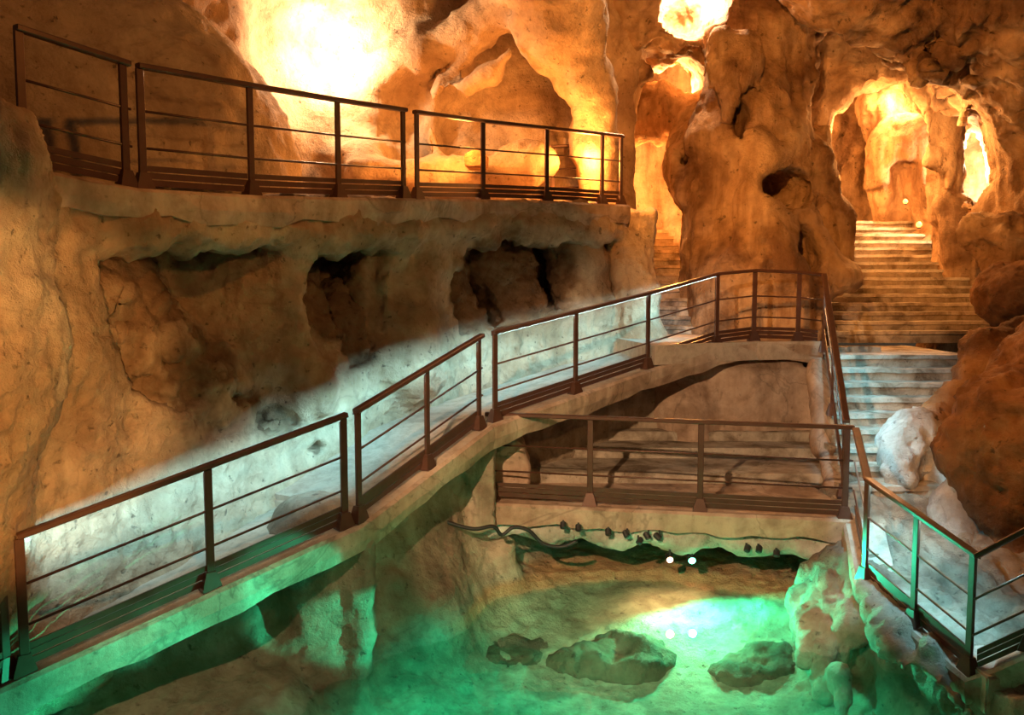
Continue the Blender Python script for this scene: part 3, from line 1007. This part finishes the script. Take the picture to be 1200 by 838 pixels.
for i in range(34):
    t = i / 33
    p = a.lerp(b, t)
    dz = 0.30 + 0.05 * math.sin(i * 1.1) + 0.04 * math.sin(i * 2.7 + 1) + (0.12 * max(0, t - 0.45))
    f.ell((p.x, p.y + 0.26, zp - dz - 0.02), (0.17, 0.15, 0.13), k=0.12)
lip_o = f.mesh('underside_lip', M_pale, rough_disp(0.03, 1.6, 0.02, 4.0, 0.01, 9.0), parent=plat)
deck_box('step', -0.1, 4.3, 10.55, 12.7, zp - 0.02, zp + 0.13, M_step, plat, 0.1)
deck_box('step', 0.6, 4.4, 11.5, 12.7, zp + 0.1, zp + 0.27, M_step, plat, 0.1)
deck_box('step', 1.2, 4.4, 12.05, 12.7, zp + 0.2, zp + 0.4, M_step, plat, 0.1)


# ------------------------------------------------------------------ stairs
def step_mesh(name, x0, x1, y0, depth, z, rise, parent, seed):
    rnd = random.Random(seed)
    bm = bmesh.new()
    n = max(3, int((x1 - x0) / 0.25))
    rows = []
    for i in range(n + 1):
        x = x0 + (x1 - x0) * i / n
        wy = rnd.uniform(-0.018, 0.018); wz = rnd.uniform(-0.008, 0.008)
        y = y0 + wy
        rows.append([bm.verts.new(q) for q in ((x, y0 + depth, z + wz), (x, y + 0.025, z + wz), (x, y + 0.005, z + wz - 0.055), (x, y + 0.05, z - 0.065), (x, y + 0.055, z - rise - 0.03), (x, y0 + depth, z - rise - 0.03))])
    for r0, r1 in zip(rows, rows[1:]):
        for j in range(6):
            bm.faces.new([r0[j], r0[(j + 1) % 6], r1[(j + 1) % 6], r1[j]])
    bm.faces.new(rows[0]); bm.faces.new(rows[-1][::-1])
    return bm_obj(name, bm, M_step, parent)


st = empty('lower_staircase', (4.6, 9.0, 0.4))
tag(st, 'stone flight descending from the landing beside the brown boulder', 'stairs')
for k in range(13):
    z = 2.5 - 0.17 * k
    Y = 12.3 - 0.3 * k
    xl = 4.5 - 0.27 * (12.3 - Y) + 0.02
    if Y < 9.0: xl = 3.62 - 0.28 * (9.0 - Y)
    step_mesh('step', xl, 6.6 - 0.03 * k, Y, 2.1 if k == 0 else 0.4, z, 0.19, st, k)
deck_box('bottom_landing', 3.75, 6.0, 6.5, 8.85, 0.1, 0.42, M_floor, st)
su = empty('upper_staircase', (6.5, 14.3, 2.5))
tag(su, 'long stone flight climbing from the landing up into the bright arch', 'stairs')
for k in range(15):
    z = 2.74 + 0.153 * k
    Y = 14.3 + 0.3 * k
    xl = 4.6 if k < 5 else 4.6 + 0.16 * (k - 5) * 1.6
    xr = 9.0 - 0.05 * k if k < 4 else 8.6 - 0.0 * k
    step_mesh('step', xl, xr, Y, 0.45, z, 0.17, su, 50 + k)
sl = empty('side_staircase', (3.0, 14.0, 2.6))
tag(sl, 'narrow stone flight rising behind the balcony end to the amber passage', 'stairs')
for k in range(13):
    z = 2.84 + 0.15 * k
    Y = 14.0 + 0.3 * k
    step_mesh('step', 1.9, 4.7 - 0.22 * k if k < 6 else 3.7 - 0.04 * k, Y, 0.45 if k < 12 else 3.0, z, 0.17, sl, 90 + k)


# ------------------------------------------------------------------ railings
def flat_post(parent, top, along, h=RH, wdt=0.065, thk=0.03, foot=True, name='post'):
    t = Vector((along.x, along.y, 0)).normalized()
    s = Vector((-t.y, t.x, 0))
    b = top - Vector((0, 0, h))
    bm = bmesh.new()
    hexa(bm, [b - t * wdt / 2 - s * thk / 2 + Vector((0, 0, h - 0.02)), b + t * wdt / 2 - s * thk / 2 + Vector((0, 0, h - 0.02)), b + t * wdt / 2 + s * thk / 2 + Vector((0, 0, h - 0.02)), b - t * wdt / 2 + s * thk / 2 + Vector((0, 0, h - 0.02)),
              b - t * wdt / 2 - s * thk / 2, b + t * wdt / 2 - s * thk / 2, b + t * wdt / 2 + s * thk / 2, b - t * wdt / 2 + s * thk / 2])
    bmesh.ops.bevel(bm, geom=list(bm.edges), offset=0.004, segments=1, affect='EDGES')
    p = bm_obj(name, bm, M_rail, parent)
    if foot:
        bm = bmesh.new()
        z = Vector((0, 0, 1))
        w2, w1 = 0.085, 0.04
        hexa(bm, [b - t * w1 - s * 0.03 + z * 0.14, b + t * w1 - s * 0.03 + z * 0.14, b + t * w1 + s * 0.03 + z * 0.14, b - t * w1 + s * 0.03 + z * 0.14,
                  b - t * w2 - s * 0.06 - z * 0.01, b + t * w2 - s * 0.06 - z * 0.01, b + t * w2 + s * 0.06 - z * 0.01, b - t * w2 + s * 0.06 - z * 0.01])
        fo = bm_obj('foot', bm, M_rail)
        fo.parent = p
    return p


def railing(name, label, line, posts, group=None, led=None, ledpow=0.0, kick=True, cat='railing', ledsegs=None, tilt=(0.96, 0.28), spread=105):
    """line: handrail corner points; posts: list of (segment, px)"""
    root = empty(name, line[0] + DZ)
    tag(root, label, cat, group)
    bm = bmesh.new()
    sweep(bm, line, rect(0.075, 0.045, 0.008))
    bm_obj('handrail', bm, M_rail, root)
    for h in (0.36, 0.66):
        bm = bmesh.new()
        sweep(bm, [p - Vector((0, 0, h)) for p in line], circ(0.011, 8))
        bm_obj('mid_rail', bm, M_rail, root, True)
    for seg, px in posts:
        a, b = line[seg], line[seg + 1]
        p = interp_px(a, b, px) if px is not None else a.copy()
        flat_post(root, p, b - a)
    if kick:
        for a, b in zip(line, line[1:]):
            t = (b - a).normalized()
            for z0, z1 in ((0.035, 0.085), (0.095, 0.145), (0.155, 0.20)):
                bm = bmesh.new()
                s = Vector((-t.y, t.x, 0)).normalized() * 0.008
                A = a + DZ + t * 0.04; B = b + DZ - t * 0.04
                zz0, zz1 = Vector((0, 0, z0)), Vector((0, 0, z1))
                off = s * (3.0 if z0 < 0.15 else 1.5)
                hexa(bm, [A - s + zz1 + off, B - s + zz1 + off, B + s + zz1 + off, A + s + zz1 + off, A - s + zz0 + off, B - s + zz0 + off, B + s + zz0 + off, A + s + zz0 + off])
                bm_obj('kick_board', bm, M_rail, root)
    if led:
        for i, (a, b) in enumerate(zip(line, line[1:])):
            if (b - a).length < 0.15 or (ledsegs and i not in ledsegs): continue
            t = (b - a).normalized()
            s = Vector((-t.y, t.x, 0)).normalized() * led     # towards the lit side
            off = s * 0.02 - Vector((0, 0, 0.0245))
            bm = bmesh.new()
            sweep(bm, [a + off + t * 0.03, b + off - t * 0.03], rect(0.014, 0.006))
            bm_obj('led_strip', bm, M_led, root)
            bm = bmesh.new()
            ch = s * 0.0355 - Vector((0, 0, 0.029))  # lip added to block the strip's light above the rail
            sweep(bm, [a + ch, b + ch], rect(0.004, 0.017))
            bm_obj('led_shield', bm, M_rail, root)
            l = bpy.data.lights.new('led_light', 'AREA')
            l.shape = 'RECTANGLE'
            l.size = (b - a).length - 0.08
            l.size_y = 0.012
            l.energy = ledpow * (b - a).length
            l.color = CYAN
            l.spread = R(spread)
            lo = bpy.data.objects.new('led_light', l)
            z = -(s * tilt[0] - Vector((0, 0, tilt[1]))).normalized()
            x = t
            y = z.cross(x).normalized()
            z = x.cross(y).normalized()
            m = Matrix((x, y, z)).transposed().to_4x4()
            m.translation = (a + b) / 2 - Vector((0, 0, 0.031))
            lo.matrix_world = m
            C.objects.link(lo)
    return root


LP = 14.0
railing('railing', 'brown metal railing section at the lowest end of the ramp', rampA, [(0, 22), (0, 243), (0, 402)], led=1, ledpow=LP * 0.6)
railing('railing', 'short steep brown railing section at the middle of the ramp', rampB, [(0, 419), (0, 500), (0, 561)], led=1, ledpow=LP)
railing('railing', 'long brown railing section curving round the upper landing', rampC, [(0, 580), (0, 675), (0, 760), (2, None), (3, None), (4, None)], led=1, ledpow=LP, ledsegs=(0, 1))
railing('railing', 'brown railing section descending beside the stone stairs', stairR, [(0, 967), (0, 977), (0, 990)], led=1, ledpow=LP * 0.45, tilt=(0.45, 0.89), spread=85)
railing('railing', 'brown railing section along the front of the low platform', platR, [(0, 577), (0, 692), (0, 822), (0, 993)])
railing('railing', 'angled railing tinted green at the foot of the stairs above the pool', lowR, [(1, None), (1, 1075), (1, 1141), (2, 1215)], led=1, ledpow=LP * 0.5, tilt=(0.35, 0.93), spread=80)
railing('railing', 'short end section of the balcony railing beside the left buttress', balA, [(0, 21), (0, 143)])
railing('railing', 'balcony railing section in front of the dark smooth rock lobe', balB, [(0, 163), (1, None), (2, None), (2, 472)])
railing('railing', 'balcony railing section reaching the free end of the slab', balC, [(0, 488), (1, None), (2, None), (3, None), (3, 728)])
railing('railing', 'small railing lit amber at the back of the balcony end', [T(646, 172, 14.0), T(690, 170, 14.0)], [(0, 648), (0, 688)], kick=False)
rA0 = rampA[0]
railing('railing', 'railing stub turning off at the lower end of the ramp', [rA0 + Vector((-0.10, -0.04, 0)), rA0 + Vector((-0.45, -0.9, -0.12))], [(0, 10)], kick=True)


# ------------------------------------------------------------------ boulders beside the stairs
def boulder(name, label, mat, lo, hi, build, h=0.04, disp=None, group=None, alt=None):
    f = Field(lo, hi, h)
    build(f)
    o = f.mesh(name, mat, disp or [lambda p: 0.12 * fbm(p, 0.9, 2) + 0.07 * fbm(p, 2.0, 3, ridged=True), lambda p: 0.025 * fbm(p, 6.0, 3, ridged=True)], alt=alt)
    return tag(o, label, 'boulder', group)


def b_main(f):
    f.chain([at_y(1225, 440, 9.6), at_y(1200, 535, 9.2), at_y(1205, 650, 9.0)], [0.5, 0.72, 0.5], k=0.3)
    f.chain([at_y(1270, 420, 9.6), at_y(1300, 640, 9.0)], [0.7, 0.9], k=0.4)
boulder('boulder', 'large reddish-brown rounded boulder beside the foot of the stairs', M_boulder, (4.2, 7.6, 0.1), (8.2, 11.0, 3.6), b_main)


def b_skirt(f):
    f.chain([at_y(1165, 500, 9.7), at_y(1128, 590, 9.3), at_y(1112, 680, 8.9), at_y(1135, 705, 8.6)], [0.2, 0.26, 0.3, 0.2], k=0.2)
    f.chain([at_y(1150, 600, 9.4), at_y(1160, 700, 8.8)], [0.3, 0.35], k=0.2)
    f.ell(at_y(1130, 672, 8.55), (0.16, 0.2, 0.1), True, k=0.05)
boulder('boulder', 'pale white rock skirt at the base of the brown boulder', M_pale, (4.0, 7.8, 0.1), (6.4, 10.5, 2.6), b_skirt, disp=rough_disp(0.05, 0.9, 0.03, 3.0, 0.012, 8.0))


def b_slope(f):
    f.chain([at_y(1240, 392, 11.3), at_y(1165, 432, 11.1), at_y(1112, 482, 10.8), at_y(1072, 525, 10.4), at_y(1050, 562, 10.1)], [0.42, 0.34, 0.24, 0.24, 0.16], k=0.25)
    f.chain([at_y(1260, 450, 11.4), at_y(1190, 470, 11.6)], [0.6, 0.35], k=0.3)
    f.chain([at_y(1098, 540, 10.2), at_y(1080, 558, 9.9)], [0.1, 0.12], True, k=0.08)
boulder('boulder', 'long brown rock ridge with a white lower end lying across the steps', M_ridge, (4.2, 9.2, 0.6), (8.4, 13.0, 4.2), b_slope,
        alt=lambda p: np.clip((5.25 - p[:, 0] + 0.12 * fbm(p, 2.0, 2)) / 0.15, 0, 1))


def b_pale(f):
    f.ell(at_y(1135, 520, 10.6), (0.28, 0.3, 0.36), k=0.1)
    f.ell(at_y(1118, 560, 10.2), (0.26, 0.3, 0.3), k=0.1)
boulder('boulder', 'bluish white rough rock wedged between the ridge and the brown boulder', M_pale, (4.2, 9.2, 0.6), (6.9, 12.0, 3.2), b_pale)


def b_skull(f):
    f.chain([at_y(1148, 272, 14.2), at_y(1185, 285, 14.0), at_y(1240, 300, 13.8)], [0.3, 0.45, 0.6], k=0.25)
    f.chain([at_y(1180, 290, 13.9), at_y(1172, 325, 13.7)], [0.3, 0.16], k=0.2)
    f.ell(at_y(1150, 295, 13.8), (0.3, 0.4, 0.22), True, k=0.1)
    f.ell(at_y(1158, 268, 13.7), (0.07, 0.2, 0.05), True, k=0.05)
boulder('boulder', 'pale overhanging rock knob beside the upper flight', M_curtain, (6.6, 12.2, 2.4), (10.0, 15.8, 5.4), b_skull)


def b_grey(f):
    f.ell(at_y(1200, 345, 13.2), (0.62, 0.5, 0.35), k=0.1)
boulder('boulder', 'dark grey smooth boulder under the pale rock knob', M_boulder, (6.6, 12.0, 2.4), (9.5, 14.5, 4.4), b_grey)


# ------------------------------------------------------------------ lights and fittings under the platform
def spotlight(loc, target, label, lens=None, size=0.04, group=None):
    root = empty('spotlight', loc)
    tag(root, label, 'spotlight', group)
    q = (Vector(target) - Vector(loc)).to_track_quat('Z', 'Y').to_matrix().to_4x4()
    q.translation = loc
    bm = bmesh.new()
    lathe(bm, [(size * 0.6, -size * 2.2), (size, -size * 1.8), (size, 0.0), (size * 0.85, size * 0.1)], 12, q)
    bm_obj('housing', bm, M_dark, root)
    bm = bmesh.new()
    lathe(bm, [(size * 0.8, size * 0.1), (size * 0.7, size * 0.2)], 12, q)
    bm_obj('lens', bm, lens or M_dark, root)
    bm = bmesh.new()
    sweep(bm, [Vector(loc) - Vector((0, 0, 0)), Vector(loc) + Vector((0, 0.02, size * 2.5))], rect(0.02, 0.02))
    bm_obj('bracket', bm, M_dark, root)
    return root


gl = at_y(811, 657, 9.38)
spotlight(gl, gl + Vector((0, -1, -0.25)), 'green glowing spotlight hung under the low platform', M_glow_g, 0.05)
lamp('green_spot_light', gl + Vector((0, -0.09, -0.03)), 300, GREEN, 0.04, 'SPOT', gl + Vector((0.12, -0.8, -0.6)), 150, 0.25)
wlp = at_y(785, 656, 9.38)
spotlight(wlp, wlp + Vector((0, -1, -0.25)), 'warm glowing spotlight next to the green one under the platform', M_glow_w, 0.045)
lamp('warm_spot_light', wlp + Vector((0, -0.09, -0.03)), 60, (1.0, 0.5, 0.25), 0.04, 'SPOT', wlp + Vector((0, -0.3, -1.0)), 140, 0.6)
for px, py, dx in ((660, 619, 0), (678, 622, 0), (713, 627, 0), (735, 629, 0.3), (748, 637, -0.6), (760, 631, 0.5), (773, 631, 1), (875, 646, -0.4), (889, 647, -0.3), (910, 652, -0.2), (942, 670, 0)):
    p = at_y(px, py, 9.34 - 0.0009 * (px - 660))
    lab = ('small unlit black spotlight in the row between the cable and the warm spotlight' if px < 740 else
           'small tilted unlit black spotlight close beside the warm spotlight' if px < 800 else
           'small unlit black spotlight between the green spotlight and the flowstone bank')
    spotlight(p, p + Vector((dx, -0.6, -0.8)), lab, None, 0.035, 'unlit spotlights under the platform' + (' by the cable' if px < 740 else ' by the warm lamp' if px < 800 else ' by the bank'))


# plastered panel closing the bay between the ramp and the platform
f = Field((-1.4, 9.0, 0.3), (0.2, 10.2, 2.3), 0.03)
f.prism([at_y(px, py, 9.55) for px, py in [(478, 600), (515, 560), (556, 520), (580, 512), (582, 620), (556, 626), (520, 618)]], n0, 0.05, 0.5, sub=False, k=0.02, rnd=0.06)
f.chain([at_y(541, 562, 9.5), at_y(546, 588, 9.5), at_y(550, 610, 9.5)], [0.06, 0.10, 0.05], True, k=0.03)
f.chain([at_y(552, 570, 9.5), at_y(540, 580, 9.5)], [0.04, 0.06], True, k=0.03)
tag(f.mesh('wall_bay', M_pool_rock, rough_disp(0.015, 1.2, 0.01, 4.0, 0.008, 9.0)), 'pale plastered panel with a dark crevice between ramp and platform', 'wall', kind='structure')

# ------------------------------------------------------------------ rounded concrete pier, cable and small things
f = Field((-0.9, 9.5, 0.8), (0.7, 10.9, 2.1), 0.03)
f.prism([at_y(px, py, 10.1) for px, py in [(562, 582), (562, 498), (596, 506), (614, 522), (621, 545), (620, 582)]], n0, 0.1, 0.6, sub=False, k=0.02, rnd=0.08)
tag(f.mesh('concrete_pier', M_conc, rough_disp(0.01, 1.0, 0.006, 4.0, 0.004, 9.0)), 'rounded concrete pier holding up the ramp on the platform', 'pier')
bm = bmesh.new()
cpts = [at_y(488, 594, 9.1), at_y(505, 604, 9.15), at_y(530, 614, 9.18), at_y(556, 620, 9.2), at_y(578, 617, 9.25), at_y(588, 627, 9.3), at_y(602, 618, 9.33), at_y(620, 622, 9.34), at_y(636, 637, 9.34), at_y(658, 641, 9.34), at_y(676, 634, 9.34)]
sp = []
for i in range(len(cpts) - 1):
    p0, p1, p2, p3 = cpts[max(0, i - 1)], cpts[i], cpts[i + 1], cpts[min(len(cpts) - 1, i + 2)]
    for j in range(5):
        t = j / 5
        sp.append(0.5 * (2 * p1 + (p2 - p0) * t + (2 * p0 - 5 * p1 + 4 * p2 - p3) * t * t + (3 * p1 - p0 - 3 * p2 + p3) * t ** 3))
sweep(bm, sp + [cpts[-1]], circ(0.022, 8))
tag(bm_obj('cable', bm, M_dark, None, True), 'black cable drooping under the ramp and along the platform lip', 'cable')
bm = bmesh.new()
q = [at_y(545, 196, 12.3), at_y(569, 196, 12.3), at_y(570, 180, 12.3), at_y(556, 174, 12.3), at_y(543, 181, 12.3)]
v0 = [bm.verts.new(p) for p in q]
v1 = [bm.verts.new(p + Vector((0.03, 0.3, 0.0))) for p in q]
bm.faces.new(v0); bm.faces.new(v1[::-1])
for i in range(5):
    bm.faces.new([v0[i], v1[i], v1[(i + 1) % 5], v0[(i + 1) % 5]])
bmesh.ops.bevel(bm, geom=list(bm.edges), offset=0.02, segments=2, affect='EDGES')
tag(bm_obj('stone_block', bm, M_boulder), 'dark angular stone block standing at the back of the balcony', 'stone')
for px, py, sz, lab in ((1061, 236, 0.05, 'small glowing round lamp in the dark niche of the arch'), (1077, 263, 0.06, 'small flame-like lamp at the top of the stairs')):
    c = at_y(px, py, 17.6)
    root = empty('niche_lamp', c)
    tag(root, lab, 'lamp')
    bm = bmesh.new()
    lathe(bm, [(sz * 0.6, -sz * 1.4), (sz * 0.6, -sz)], 10, Matrix.Translation(c))
    bm_obj('base', bm, M_dark, root)
    bm = bmesh.new()
    lathe(bm, [(sz * 0.4, -sz), (sz * 0.9, -sz * 0.4), (sz, 0), (sz * 0.7, sz * 0.6), (sz * 0.2, sz)], 12, Matrix.Translation(c))
    bm_obj('globe', bm, M_flame, root, True)


# ------------------------------------------------------------------ dark shapes added under water for the pool's dark reflections
def reflection_shape(px, py, rx, ry, rz, rot, label):
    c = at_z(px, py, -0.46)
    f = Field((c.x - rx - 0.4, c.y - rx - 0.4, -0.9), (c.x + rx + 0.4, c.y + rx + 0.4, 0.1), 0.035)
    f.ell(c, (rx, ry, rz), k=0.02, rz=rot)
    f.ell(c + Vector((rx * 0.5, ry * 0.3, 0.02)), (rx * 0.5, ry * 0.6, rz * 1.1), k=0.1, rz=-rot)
    o = f.mesh('dark_reflection', M_reflection, rough_disp(0.14, 1.6, 0.05, 3.5, 0.012, 9.0))
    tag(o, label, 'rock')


reflection_shape(725, 775, 0.75, 0.34, 0.15, 0.15, 'long dark shape standing in for a reflection in the middle of the pool')
reflection_shape(880, 782, 0.62, 0.30, 0.15, -0.2, 'dark shape standing in for a reflection near the green-lit flowstone bank')
reflection_shape(598, 768, 0.45, 0.34, 0.16, 0.3, 'dark reflection shape between the long one and the bay wall')
reflection_shape(525, 742, 0.30, 0.26, 0.20, 0.6, 'dark reflection shape at the foot of the bay wall under the ramp')
